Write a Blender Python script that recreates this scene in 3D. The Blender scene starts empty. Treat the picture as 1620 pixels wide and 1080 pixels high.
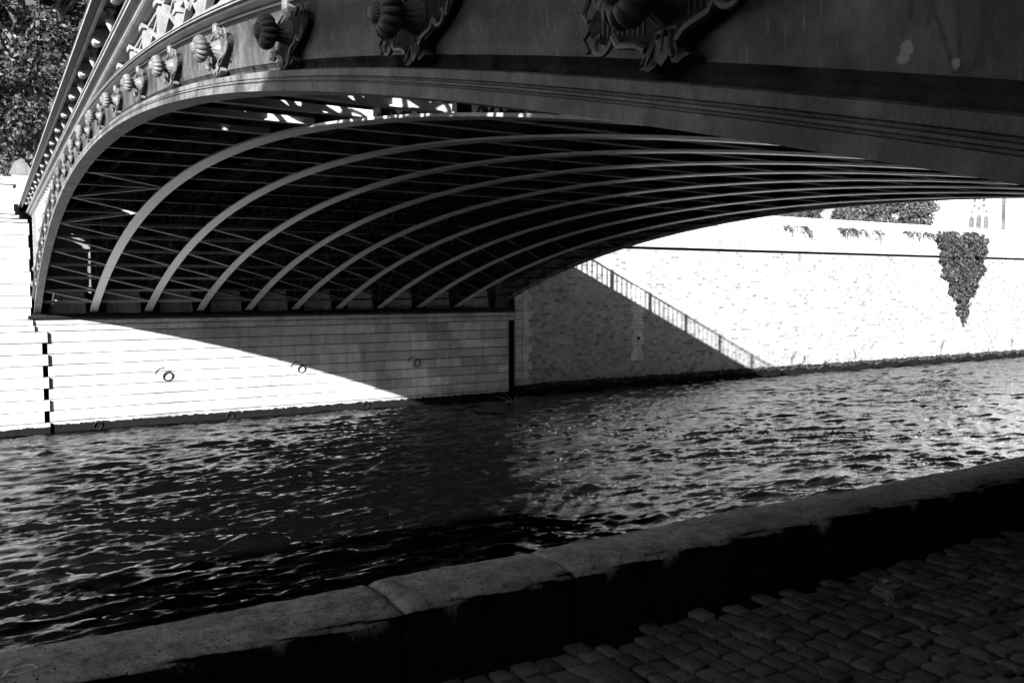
import bpy, bmesh, math, random
import numpy as np
from mathutils import Vector, Matrix
random.seed(7); RNG = np.random.default_rng(7)
scn = bpy.context.scene
COL = scn.collection

# ------------------------------------------------------------------ camera, sky, sun, exposure
cam_d = bpy.data.cameras.new("camera"); cam = bpy.data.objects.new("camera", cam_d); COL.objects.link(cam)
scn.camera = cam
cam_d.sensor_width = 36.0; cam_d.lens = 36.0 * 1368.56 / 1620.0
cam_d.clip_start = 0.05; cam_d.clip_end = 4000
YAW, PIT, ROLL = .5439, -.0602, -.0019
fwd = Vector((math.sin(YAW) * math.cos(PIT), math.cos(YAW) * math.cos(PIT), math.sin(PIT)))
cam.rotation_euler = (Matrix.Rotation(-ROLL, 3, fwd) @ fwd.to_track_quat('-Z', 'Y').to_matrix()).to_euler()
cam.location = (0, 0, 0)

SUN = Vector((-1.13, -1.0, .525))                      # towards the sun
el = math.asin(SUN.normalized().z); az = math.atan2(SUN.x, SUN.y)
world = bpy.data.worlds.new("World"); scn.world = world; world.use_nodes = True
wn = world.node_tree.nodes; wl = world.node_tree.links
sky = wn.new('ShaderNodeTexSky'); sky.sky_type = 'NISHITA'; sky.sun_disc = False
sky.sun_elevation = el; sky.sun_rotation = az % (2 * math.pi); sky.dust_density = 1.0; sky.air_density = .75
bw = wn.new('ShaderNodeSeparateColor')                 # black and white film behind a red filter
wl.new(sky.outputs[0], bw.inputs[0]); wl.new(bw.outputs[0], wn['Background'].inputs[0])
wn['Background'].inputs[1].default_value = .05
sun_d = bpy.data.lights.new("sun", 'SUN'); sun_d.energy = 5.0; sun_d.angle = math.radians(.5)
sun = bpy.data.objects.new("sun", sun_d); COL.objects.link(sun)
sun.rotation_euler = (-SUN).to_track_quat('-Z', 'Y').to_euler()
scn.view_settings.view_transform = 'Standard'; scn.view_settings.look = 'None'
scn.view_settings.gamma = 1.0; scn.view_settings.use_curve_mapping = False
scn.view_settings.exposure = 1.95

WATER_Z = -5.24

# ------------------------------------------------------------------ helpers
class MB:
    def __init__(s): s.v = []; s.f = []
    def add(s, vs, fs):
        n = len(s.v); s.v.extend([tuple(p) for p in vs]); s.f.extend([tuple(i + n for i in f) for f in fs])
    def box(s, a, b, bev=0):
        x0, y0, z0 = a; x1, y1, z1 = b
        s.add([(x0,y0,z0),(x1,y0,z0),(x1,y1,z0),(x0,y1,z0),(x0,y0,z1),(x1,y0,z1),(x1,y1,z1),(x0,y1,z1)],
              [(0,3,2,1),(4,5,6,7),(0,1,5,4),(1,2,6,5),(2,3,7,6),(3,0,4,7)])
    def bar(s, p, q, w, h, up=Vector((0,0,1))):
        p = Vector(p); q = Vector(q); d = (q - p).normalized()
        a = d.cross(up).normalized() * (w / 2); b = a.cross(d).normalized() * (h / 2)
        vs = [p - a - b, p + a - b, p + a + b, p - a + b, q - a - b, q + a - b, q + a + b, q - a + b]
        s.add(vs, [(0,3,2,1),(4,5,6,7),(0,1,5,4),(1,2,6,5),(2,3,7,6),(3,0,4,7)])
    def tube(s, pts, r, n=6, closed=False):
        pts = [Vector(p) for p in pts]; m = len(pts); rs = r if isinstance(r, (list, tuple)) else [r] * m
        base = len(s.v); prev = None
        for i, p in enumerate(pts):
            if closed: d = (pts[(i + 1) % m] - pts[i - 1]).normalized()
            else: d = (pts[min(i + 1, m - 1)] - pts[max(i - 1, 0)]).normalized()
            if prev is None:
                u = d.orthogonal().normalized()
            else:
                u = (prev - d * prev.dot(d)).normalized()
            prev = u; w = d.cross(u)
            for k in range(n):
                t = 2 * math.pi * k / n
                s.v.append(tuple(p + (u * math.cos(t) + w * math.sin(t)) * rs[i]))
        for i in range(m if closed else m - 1):
            j = (i + 1) % m
            for k in range(n):
                s.f.append((base + i*n + k, base + i*n + (k+1) % n, base + j*n + (k+1) % n, base + j*n + k))
        if not closed:
            s.f.append(tuple(base + k for k in reversed(range(n)))); s.f.append(tuple(base + (m-1)*n + k for k in range(n)))
    def prism(s, poly, fn):                              # poly: 2-D outline; fn(p, t) -> 3-D point, t = 0 or 1
        n = len(poly)
        s.add([fn(p, 0) for p in poly] + [fn(p, 1) for p in poly],
              [tuple(range(n)), tuple(range(2*n - 1, n - 1, -1))] + [(i, i + n, (i+1) % n + n, (i+1) % n) for i in range(n)])
    def sweep(s, prof, ys, zf, caps=True):               # closed profile (x, h) swept along y, lifted by zf(y)
        n = len(prof); base = len(s.v)
        for y in ys:
            z = zf(y)
            for x, h in prof: s.v.append((x, y, z + h))
        for i in range(len(ys) - 1):
            for k in range(n):
                a = base + i*n + k; b = base + i*n + (k+1) % n
                s.f.append((a, b, b + n, a + n))
        if caps:
            s.f.append(tuple(base + k for k in reversed(range(n)))); s.f.append(tuple(base + (len(ys)-1)*n + k for k in range(n)))
    def lathe(s, prof, org, ax, n=20, mod=None):         # prof: (radius, along axis)
        ax = Vector(ax).normalized(); u = ax.orthogonal().normalized(); w = ax.cross(u); base = len(s.v); org = Vector(org)
        for r, t in prof:
            for k in range(n):
                th = 2 * math.pi * k / n; rr = r * (mod(th, r, t) if mod else 1)
                s.v.append(tuple(org + ax * t + (u * math.cos(th) + w * math.sin(th)) * rr))
        for i in range(len(prof) - 1):
            for k in range(n):
                a = base + i*n + k; b = base + i*n + (k+1) % n
                s.f.append((a, b, b + n, a + n))
        s.f.append(tuple(base + (len(prof)-1)*n + k for k in range(n)))
    def build(s, name, m, parent=None, smooth=False, fix=True):
        me = bpy.data.meshes.new(name); me.from_pydata(s.v, [], s.f); me.update()
        if fix:
            bm = bmesh.new(); bm.from_mesh(me); bmesh.ops.recalc_face_normals(bm, faces=bm.faces); bm.to_mesh(me); bm.free()
        if smooth: me.polygons.foreach_set('use_smooth', [True] * len(me.polygons))
        me.materials.append(m)
        return link(bpy.data.objects.new(name, me), parent)

def link(o, parent=None):
    COL.objects.link(o)
    if parent: attach(o, parent)
    return o
def attach(o, parent):
    o.parent = parent
    t = Vector(parent.location); p = parent.parent
    while p: t += Vector(p.location); p = p.parent
    if parent.type == 'EMPTY' or True:
        o.matrix_parent_inverse = Matrix.Translation(-world_loc(parent))
def world_loc(o):
    return WL.get(o.name, Vector((0, 0, 0)))
WL = {}
def tag(o, label=None, cat=None, group=None, kind=None):
    if label: o['label'] = label
    if cat: o['category'] = cat
    if group: o['group'] = group
    if kind: o['kind'] = kind
    return o
def thing(name, label, cat, loc=(0, 0, 0), group=None):
    o = bpy.data.objects.new(name, None); COL.objects.link(o); o.location = loc; o.empty_display_size = .3
    WL[o.name] = Vector(loc)
    return tag(o, label, cat, group)
def np_mesh(name, V, Q, m, parent=None, smooth=False):    # V (n,3), Q (k,4) or (k,3)
    me = bpy.data.meshes.new(name); V = np.asarray(V, np.float32); Q = np.asarray(Q, np.int32); k, c = Q.shape
    me.vertices.add(len(V)); me.vertices.foreach_set('co', V.ravel())
    me.loops.add(k * c); me.loops.foreach_set('vertex_index', Q.ravel())
    me.polygons.add(k); me.polygons.foreach_set('loop_start', np.arange(k, dtype=np.int32) * c)
    me.polygons.foreach_set('loop_total', np.full(k, c, np.int32))
    if smooth: me.polygons.foreach_set('use_smooth', np.ones(k, bool))
    me.update(calc_edges=True); me.validate(); me.materials.append(m)
    return link(bpy.data.objects.new(name, me), parent)

# ------------------------------------------------------------------ materials (all procedural, all grey)
def base_mat(name, rough=.8, spec=.3):
    m = bpy.data.materials.new(name); m.use_nodes = True
    nt = m.node_tree; b = nt.nodes['Principled BSDF']; b.inputs['Roughness'].default_value = rough
    b.inputs['Specular IOR Level'].default_value = spec
    return m, nt, b
def pos(nt, scale=(1, 1, 1), rot=(0, 0, 0)):
    g = nt.nodes.new('ShaderNodeNewGeometry'); mp = nt.nodes.new('ShaderNodeMapping')
    mp.inputs['Scale'].default_value = scale; mp.inputs['Rotation'].default_value = rot
    nt.links.new(g.outputs['Position'], mp.inputs[0]); return mp.outputs[0]
def noise(nt, vec, scale, detail=6, rough=.6, dist=0):
    n = nt.nodes.new('ShaderNodeTexNoise'); n.inputs['Scale'].default_value = scale; n.inputs['Detail'].default_value = detail
    n.inputs['Roughness'].default_value = rough; n.inputs['Distortion'].default_value = dist
    nt.links.new(vec, n.inputs['Vector']); return n.outputs[0]
def ramp(nt, fac, stops):
    r = nt.nodes.new('ShaderNodeValToRGB'); e = r.color_ramp.elements
    while len(e) < len(stops): e.new(.5)
    for i, (p, c) in enumerate(stops): e[i].position = p; e[i].color = (c, c, c, 1)
    nt.links.new(fac, r.inputs[0]); return r.outputs[0]
def mix(nt, mode, a, b, fac=1.0):
    n = nt.nodes.new('ShaderNodeMix'); n.data_type = 'RGBA'; n.blend_type = mode
    if isinstance(fac, (int, float)): n.inputs[0].default_value = fac
    else: nt.links.new(fac, n.inputs[0])
    for s, i in ((a, 6), (b, 7)):
        if isinstance(s, (int, float)): n.inputs[i].default_value = (s, s, s, 1)
        else: nt.links.new(s, n.inputs[i])
    return n.outputs[2]
def bump(nt, b, h, strength, dist=.02):
    n = nt.nodes.new('ShaderNodeBump'); n.inputs['Strength'].default_value = strength; n.inputs['Distance'].default_value = dist
    nt.links.new(h, n.inputs['Height']); nt.links.new(n.outputs[0], b.inputs['Normal'])
def setc(nt, b, c): nt.links.new(c, b.inputs['Base Color'])

def paint(name, c0, c1, rough=.55, sc=3.0, spec=.3, scratch=0, stretch=(1, 1, 1), bmp=.15):
    m, nt, b = base_mat(name, rough, spec)
    v = pos(nt, stretch)
    c = ramp(nt, noise(nt, v, sc, 8, .65), [(.32, c0), (.68, c1)])
    fine = noise(nt, pos(nt), sc * 14, 5, .7)
    c = mix(nt, 'MULTIPLY', c, ramp(nt, fine, [(.3, .72), (.7, 1.15)]), .8)
    if scratch:
        s = noise(nt, pos(nt, (1, 30, 3), (.3, 0, 0)), 2.2, 3, .6)
        c = mix(nt, 'MIX', c, scratch, ramp(nt, s, [(.62, 0), (.72, .6)]))
        p = noise(nt, pos(nt), 5.5, 8, .75)
        c = mix(nt, 'MIX', c, scratch, ramp(nt, p, [(.66, 0), (.70, .6)]))
        w = noise(nt, pos(nt, (1, 1, .5)), 9, 8, .75)
        c = mix(nt, 'MULTIPLY', c, ramp(nt, w, [(.36, .45), (.52, 1.0), (.66, 1.35)]), 1.0)
        g = noise(nt, pos(nt), 2.1, 4, .6)
        c = mix(nt, 'MULTIPLY', c, ramp(nt, g, [(.36, .32), (.58, 1.0)]), 1.0)
    setc(nt, b, c); bump(nt, b, fine, bmp, .01)
    return m

M = {}
M['face'] = paint('bridge_face_paint', .03, .145, .5, 2.6, .35, scratch=.34, bmp=.55)
M['mould'] = paint('bridge_moulding_paint', .10, .22, .5, 3.0, .35, scratch=.34, stretch=(1, .4, 2), bmp=.45)
M['trim'] = paint('bridge_trim_paint', .20, .34, .55, 3.0, .3)
M['dark_mould'] = paint('dark_moulding_paint', .02, .045, .5, 3.0, .3)  # dark tone puts shade under upper moulding and cornice into the colour
M['stroke'] = paint('stroke_paint', .02, .05, .7, 40, .1)
M['shade_strip'] = paint('painted_shade_strip', .004, .06, .9, 7.0, .05, bmp=.4)  # near-black: the recess's shade is put into the colour
M['retaining'] = paint('dark_wall', .04, .08, .9, .8, .1)  # kept dark to cut light bounced onto kerb and path
M['mortar'] = paint('dark_joint', .02, .04, .95, 9, .05)
M['orn'] = paint('ornament_paint', .06, .15, .5, 6.0, .35)
M['ornback'] = paint('ornament_ground', .015, .03, .7, 6.0, .2)
M['web'] = paint('dark_iron', .005, .012, .85, 4.0, .05)  # near-black all over: rib webs, plates, shoes and pipes
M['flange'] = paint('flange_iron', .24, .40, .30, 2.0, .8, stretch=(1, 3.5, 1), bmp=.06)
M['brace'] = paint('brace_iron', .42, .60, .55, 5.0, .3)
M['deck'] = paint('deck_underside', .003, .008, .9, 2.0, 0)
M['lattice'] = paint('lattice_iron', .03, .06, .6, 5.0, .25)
M['screen'] = paint('spandrel_iron', .15, .27, .55, 5.0, .3)
M['black'] = paint('black_iron', .006, .012, .6, 5.0, .2)
M['ring'] = paint('ring_iron', .03, .06, .5, 9.0, .3)
M['pane'] = paint('leaded_glass', .05, .12, .9, 2.5, .02)
M['rope'] = paint('pale_rope', .8, .9, .8, 60, .1)
M['bark'] = paint('bark', .10, .22, .9, 5.0, .1)

def stone(name, lo, hi, bw_, bh, mortar, off=.5, z0=0.0, sc=1.0, algae=None, stain=0, mort=.05, msize=.006, axis='X', bmpd=.02, levels=None, stainc=.07, squash=1.0, bigr=(.62, 1.05)):
    m, nt, b = base_mat(name, .9, .1)
    g = nt.nodes.new('ShaderNodeNewGeometry'); sx = nt.nodes.new('ShaderNodeSeparateXYZ'); cx = nt.nodes.new('ShaderNodeCombineXYZ')
    nt.links.new(g.outputs['Position'], sx.inputs[0]); nt.links.new(sx.outputs[axis], cx.inputs[0])
    ad = nt.nodes.new('ShaderNodeMath'); ad.operation = 'ADD'; ad.inputs[1].default_value = -z0 + 40 * bh
    nt.links.new(sx.outputs['Z'], ad.inputs[0]); nt.links.new(ad.outputs[0], cx.inputs[1])
    br = nt.nodes.new('ShaderNodeTexBrick'); nt.links.new(cx.outputs[0], br.inputs['Vector'])
    br.offset = off; br.squash = squash; br.squash_frequency = 3; br.inputs['Scale'].default_value = 1; br.inputs['Brick Width'].default_value = bw_
    br.inputs['Row Height'].default_value = bh; br.inputs['Mortar Size'].default_value = msize; br.inputs['Mortar Smooth'].default_value = .2
    br.inputs['Color1'].default_value = (lo, lo, lo, 1); br.inputs['Color2'].default_value = (hi, hi, hi, 1)
    br.inputs['Mortar'].default_value = (mort, mort, mort, 1); br.inputs['Bias'].default_value = .1
    base = br.outputs[0]
    if levels:
        base = ramp(nt, base, [(lo, levels[0]), (lo + (hi - lo)*.22, levels[1]), (hi, levels[2])])
        base = mix(nt, 'MIX', base, mort, br.outputs[1])
    big = noise(nt, pos(nt), .55 * sc, 6, .65); mid = noise(nt, pos(nt), 3.2 * sc, 8, .7); fine = noise(nt, pos(nt), 38, 5, .7)
    c = mix(nt, 'MULTIPLY', base, ramp(nt, big, [(.32, bigr[0]), (.6, bigr[1])]), .9)
    c = mix(nt, 'MULTIPLY', c, ramp(nt, mid, [(.3, .72), (.62, 1.08)]), .9)
    c = mix(nt, 'MULTIPLY', c, ramp(nt, fine, [(.3, .85), (.7, 1.1)]), .8)
    if stain:
        s = noise(nt, pos(nt, (3.2, 3.2, .22)), 1.6, 6, .65)
        c = mix(nt, 'MIX', c, stainc, ramp(nt, s, [(.45, 0), (.60, stain)]))
    if algae is not None:
        n2 = noise(nt, pos(nt, (1, 1, .4)), 5, 6, .7)
        a = nt.nodes.new('ShaderNodeMath'); a.operation = 'MULTIPLY_ADD'; a.inputs[1].default_value = .30; a.inputs[2].default_value = algae - .15
        nt.links.new(n2, a.inputs[0])
        l = nt.nodes.new('ShaderNodeMath'); l.operation = 'SUBTRACT'; nt.links.new(a.outputs[0], l.inputs[0]); nt.links.new(sx.outputs['Z'], l.inputs[1])
        c = mix(nt, 'MULTIPLY', c, ramp(nt, l.outputs[0], [(.0, 1), (.999, 1)]), 0)
        d = nt.nodes.new('ShaderNodeMath'); d.operation = 'MULTIPLY'; d.use_clamp = True; d.inputs[1].default_value = 40
        nt.links.new(l.outputs[0], d.inputs[0])
        c = mix(nt, 'MIX', c, .008, d.outputs[0])
        # tide stain above the weed line
        d2 = nt.nodes.new('ShaderNodeMath'); d2.operation = 'MULTIPLY_ADD'; d2.use_clamp = True; d2.inputs[1].default_value = 2.2; d2.inputs[2].default_value = 1.0
        nt.links.new(l.outputs[0], d2.inputs[0])
        tide = mix(nt, 'MULTIPLY', d2.outputs[0], ramp(nt, mid, [(.35, 0), (.7, 1)]), 1.0)
        c = mix(nt, 'MULTIPLY', c, .45, tide)
    setc(nt, b, c)
    hh = mix(nt, 'MULTIPLY', ramp(nt, br.outputs[1], [(0, 1), (1, 0)]), mid, .5)
    bump(nt, b, hh, .5, bmpd)
    return m
M['ashlar'] = stone('abutment_ashlar', .33, .58, 1.25, .415, .0, z0=-1.5, stain=.22, algae=-4.90, mort=.36, msize=.0025, off=.37, squash=1.45)
M['pier'] = stone('pier_ashlar', .44, .60, .9, .425, .0, z0=-1.5, algae=-4.95, mort=.22, msize=.004, stain=.35, stainc=.2, squash=1.3)
M['smooth'] = stone('dressed_stone', .50, .64, 1.4, .5, .0, mort=.3, msize=.003)
M['brick'] = stone('rubble_wall', .10, .90, .31, .165, .0, z0=0, levels=(.10, .25, .38), bigr=(.82, 1.03), squash=1.25, algae=-4.72, mort=.40, msize=.011, bmpd=.03)
M['quoin'] = stone('quoin_stone', .50, .64, 3, .425, .0, z0=-1.5, algae=-4.75, mort=.06, msize=.006)
M['panel'] = stone('parapet_stone', .50, .64, 1.6, 2.4, .0, z0=-.1, stain=.95, stainc=.17, mort=.2, msize=.004)
M['white'] = stone('pale_limestone', .66, .76, 1.2, .45, .0, mort=.55, msize=.003)
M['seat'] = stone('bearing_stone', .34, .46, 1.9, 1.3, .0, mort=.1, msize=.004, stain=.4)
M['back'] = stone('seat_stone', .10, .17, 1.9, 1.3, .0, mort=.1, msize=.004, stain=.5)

def kerb_mat():
    m, nt, b = base_mat('kerb_stone', .9, .12)
    big = noise(nt, pos(nt), 1.3, 6, .65); mid = noise(nt, pos(nt), 9, 8, .7); fine = noise(nt, pos(nt), 70, 5, .7)
    v = nt.nodes.new('ShaderNodeTexVoronoi'); v.inputs['Scale'].default_value = 36; nt.links.new(pos(nt, (1, .6, 1)), v.inputs['Vector'])
    c = ramp(nt, big, [(.3, .48), (.7, .74)])
    c = mix(nt, 'MULTIPLY', c, ramp(nt, mid, [(.32, .45), (.6, 1.1)]), 1)
    c = mix(nt, 'MULTIPLY', c, ramp(nt, noise(nt, pos(nt), 27, 5, .7), [(.34, .5), (.5, 1.05)]), .9)
    c = mix(nt, 'MULTIPLY', c, ramp(nt, fine, [(.3, .6), (.7, 1.25)]), .9)
    pit = mix(nt, 'MULTIPLY', ramp(nt, v.outputs[0], [(.10, 1), (.2, 0)]), ramp(nt, mid, [(.46, 0), (.54, 1)]), 1)
    c = mix(nt, 'MIX', c, .03, pit)
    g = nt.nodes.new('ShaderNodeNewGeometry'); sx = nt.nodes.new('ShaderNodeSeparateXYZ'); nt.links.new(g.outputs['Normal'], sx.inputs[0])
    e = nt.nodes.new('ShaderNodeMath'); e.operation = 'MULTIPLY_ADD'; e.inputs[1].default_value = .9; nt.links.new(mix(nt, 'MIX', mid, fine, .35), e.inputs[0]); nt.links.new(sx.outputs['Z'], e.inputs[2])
    c = mix(nt, 'MULTIPLY', c, ramp(nt, e.outputs[0], [(.66, .05), (1.10, 1)]), 1)      # shade painted on the upright side, with some grime along its ragged edge
    setc(nt, b, c); hh = mix(nt, 'SUBTRACT', mix(nt, 'ADD', mid, fine, .35), pit, .7)
    bump(nt, b, hh, .9, .035); return m
M['kerb'] = kerb_mat()
def sett_mat():
    m, nt, b = base_mat('sett_stone', .75, .25)
    mid = noise(nt, pos(nt), 7, 6, .65); fine = noise(nt, pos(nt), 60, 6, .7); big = noise(nt, pos(nt), 2, 3, .5)
    c = ramp(nt, mid, [(.3, .17), (.7, .33)])
    c = mix(nt, 'MULTIPLY', c, ramp(nt, fine, [(.3, .65), (.7, 1.25)]), .9)
    c = mix(nt, 'MULTIPLY', c, ramp(nt, big, [(.3, .7), (.7, 1.15)]), .9)
    g = nt.nodes.new('ShaderNodeNewGeometry'); c = mix(nt, 'MULTIPLY', c, ramp(nt, g.outputs['Random Per Island'], [(0, .65), (1, 1.3)]), 1)
    setc(nt, b, c); bump(nt, b, mix(nt, 'ADD', fine, mid, .5), .9, .02); return m
M['sett'] = sett_mat()
M['soil'] = paint('joint_soil', .008, .02, .95, 20, .05)
M['street'] = paint('gravel_ground', .18, .28, .95, 3, .1)
def water_mat():
    m, nt, b = base_mat('river_water', .02, .75)
    b.inputs['Base Color'].default_value = (.002, .002, .002, 1); b.inputs['IOR'].default_value = 1.33
    n1 = noise(nt, pos(nt, (.5, 1.9, 1), (0, 0, .12)), 4.2, 4, .55, .8); n2 = noise(nt, pos(nt, (.5, 1.9, 1), (0, 0, -.1)), 12, 4, .55, .5)
    rg = ramp(nt, n1, [(.25, 0), (.5, 1), (.75, 0)]); rg2 = ramp(nt, n2, [(.25, 0), (.5, 1), (.75, 0)])
    bump(nt, b, mix(nt, 'ADD', rg, rg2, .4), .22, .03); return m
M['water'] = water_mat()
def leaf_mat(name, lo, hi):
    m, nt, b = base_mat(name, .55, .35)
    r = nt.nodes.new('ShaderNodeNewGeometry')
    c = ramp(nt, r.outputs['Random Per Island'], [(0, lo), (1, hi)])
    setc(nt, b, c)
    t = nt.nodes.new('ShaderNodeBsdfTranslucent'); nt.links.new(c, t.inputs[0])
    ms = nt.nodes.new('ShaderNodeMixShader'); ms.inputs[0].default_value = .25
    nt.links.new(b.outputs[0], ms.inputs[1]); nt.links.new(t.outputs[0], ms.inputs[2])
    nt.links.new(ms.outputs[0], nt.nodes['Material Output'].inputs[0]); return m
M['leaf'] = leaf_mat('tree_leaves', .015, .10)
M['ivyleaf'] = leaf_mat('ivy_leaves', .012, .075)
M['bush'] = leaf_mat('bush_leaves', .035, .12)

# ------------------------------------------------------------------ arch geometry
YC = 16.5425; Y0, Y1 = -2.545, 35.63
def A(y): d = y - YC; return 2.199 - d*d / (2*66.41) - .0212 * (d*d/100)**2
def low(y): return A(y) - .03
def camber(y): return .06 * (1 - ((y - YC) / 19.1)**2)
YS = list(np.linspace(Y0, Y1, 120))
YM = [1.61, 3.01, 4.59, 6.20, 7.91, 9.68, 11.51, 13.31]
YM = [-.1] + YM + [14.93, 16.54, 18.15] + [2*YC - y for y in reversed(YM)] + [2*YC + .1]

# ================================================================== SETTING
# ---- river
def build_water():
    xs = np.concatenate([np.linspace(-160, -12, 90), np.arange(-11.9, 46, .12), np.arange(46, 80, .2), np.linspace(80.5, 300, 220)])
    ys = np.concatenate([np.arange(3.40, 16, .042), np.arange(16, 37.2, .07)])
    X, Y = np.meshgrid(xs, ys, indexing='ij'); Z = np.zeros_like(X)
    wx = X + .5*np.sin(.31*Y + .17*X) + .25*np.sin(.9*Y - .5*X + 1); wy = Y + .4*np.sin(.27*X + .2*Y + 2) + .2*np.sin(.83*X + 1.1*Y)
    r = np.random.default_rng(3)
    for i in range(230):
        lam = math.exp(r.uniform(math.log(.12), math.log(2.2))); k = 2*math.pi/lam
        th = math.radians(84) + r.normal(0, .20 + .16*min(lam, 1.5))   # crests lie mostly along the stream
        amp = .0055 * lam**.92 * (1.7 if lam < .6 else 1 if lam < 1.1 else .8)
        ph = k*(wx*math.cos(th) + wy*math.sin(th)) + r.uniform(0, 6.28)
        mod = np.clip(.45 + .75*np.sin(.5*k*.17*(X*math.sin(th+.7) + Y*math.cos(th+.4)) + r.uniform(0, 6.28)), 0, 1.2)
        Z += amp*mod*(np.sin(ph) + .28*np.sin(2*ph - 1.57))
    near = np.clip((120 - np.abs(X - 20))/60, 0, 1); Z *= near
    V = np.stack([X, Y, WATER_Z + Z], -1).reshape(-1, 3); n, m_ = X.shape
    i = np.arange((n-1))[:, None]*m_ + np.arange(m_-1)[None, :]
    Q = np.stack([i, i + m_, i + m_ + 1, i + 1], -1).reshape(-1, 4)
    o = np_mesh('water', V, Q, M['water'], smooth=True); tag(o, 'dark rippled river water between the two quays', 'river', kind='structure')
build_water()
# ---- land
m = MB(); m.box((-2500, -2500, -8.2), (2500, 2500, -8.0))
tag(m.build('ground', M['street']), 'ground under the river and the city', 'ground', kind='structure')
m = MB(); m.box((-1500, 37.9, -7.9), (1500, 1500, 3.25))
tag(m.build('far_bank_ground', M['street']), 'gravel ground on top of the far bank behind the quay wall', 'ground', kind='structure')
m = MB(); m.box((-1500, -1500, -7.9), (1500, -3.2, 4.0))
tag(m.build('near_bank_ground', M['street']), 'street level ground above the near quay', 'ground', kind='structure')
m = MB(); m.box((-160, -2.55, -7.9), (300, 3.30, -1.600))
tag(m.build('quay_bed', M['soil']), 'dark soil bed of the lower quay path', 'ground', kind='structure')

# ---- cobbled path: rows of setts running across the path
def build_setts():
    V = []; F = []; r = np.random.default_rng(11)
    x = -2.5
    g = np.array([-1, -.93, -.35, .35, .93, 1.])
    while x < 13:
        w = r.uniform(.092, .114); y = -2.5 + r.uniform(0, .15); xj = r.uniform(-.004, .004)
        while y < 3.10:
            l = r.uniform(.105, .14)
            if y + l > 3.12: break
            near = x < 9 and y > -.2
            dx, dy = w/2 - r.uniform(.004, .007), l/2 - r.uniform(.004, .008)
            cx, cy = x + w/2 + xj + r.normal(0, .004), y + l/2
            top = -1.582 + r.normal(0, .005); tx, ty = r.normal(0, .03), r.normal(0, .03); rot = r.normal(0, .035)
            kx, ky = r.normal(0, .06), r.normal(0, .06)
            gg = g if near else np.array([-1, -.8, .8, 1.])
            n = len(gg); base = len(V)
            for a in gg:
                for b in gg:
                    ca, cb = a*(1 - .02*b**4*abs(a)) * (1 + kx*b), b*(1 - .02*a**4*abs(b)) * (1 + ky*a)
                    px, py = ca*dx, cb*dy
                    q = max(abs(a), abs(b)); e = a*a + b*b
                    z = top + tx*px + ty*py - (.007 if q > .95 else 0) + r.normal(0, .0012)
                    V.append((cx + px*math.cos(rot) - py*math.sin(rot), cy + px*math.sin(rot) + py*math.cos(rot), z))
            for i in range(n-1):
                for j in range(n-1):
                    F.append((base + i*n + j, base + (i+1)*n + j, base + (i+1)*n + j+1, base + i*n + j+1))
            # skirt
            ring = [i*n for i in range(n)] + [(n-1)*n + j for j in range(1, n)] + [i*n + n-1 for i in range(n-2, -1, -1)] + [j for j in range(n-2, 0, -1)]
            b2 = len(V)
            for k in ring: V.append((V[base + k][0], V[base + k][1], -1.66))
            L = len(ring)
            for k in range(L): F.append((base + ring[k], b2 + k, b2 + (k+1) % L, base + ring[(k+1) % L]))
            y += l
        x += w
    o = np_mesh('cobbled_path', V, F, M['sett'], smooth=False)
    tag(o, 'dark cobbled quay path of worn square setts', 'pavement', kind='structure')
build_setts()
# loose sett standing proud of the path with a pale leaf on it
def loose_sett():
    t = thing('loose_sett', 'loose paving stone sticking up out of the cobbles near the kerb', 'paving stone', (3.92, 2.74, -1.6))
    m = MB(); bm = bmesh.new(); bmesh.ops.create_cube(bm, size=1)
    bmesh.ops.bevel(bm, geom=bm.edges[:], offset=.12, segments=3, affect='EDGES')
    for v in bm.verts: v.co = Vector((v.co.x*.12, v.co.y*.13, v.co.z*.12 + v.co.x*.015 + .015)) + Vector((random.gauss(0, .002), random.gauss(0, .002), random.gauss(0, .002)))
    me = bpy.data.meshes.new('stone'); bm.to_mesh(me); bm.free(); me.materials.append(M['sett'])
    o = bpy.data.objects.new('stone', me); COL.objects.link(o); o.parent = t
    m = MB(); pts = [(-.04, -.008), (-.015, -.02), (.02, -.016), (.045, 0), (.02, .018), (-.015, .02)]
    m.prism(pts, lambda p, s: (3.93 + p[0]*.7, 2.76 + p[1]*.7, -1.516 + .003*s + .35*abs(p[1])))
    m.tube([(3.905, 2.757, -1.515), (3.885, 2.75, -1.508)], .002, 5)
    tag(m.build('fallen_leaf', M['rope']), 'small pale fallen leaf on the loose paving stone', 'leaf')
loose_sett()

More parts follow.
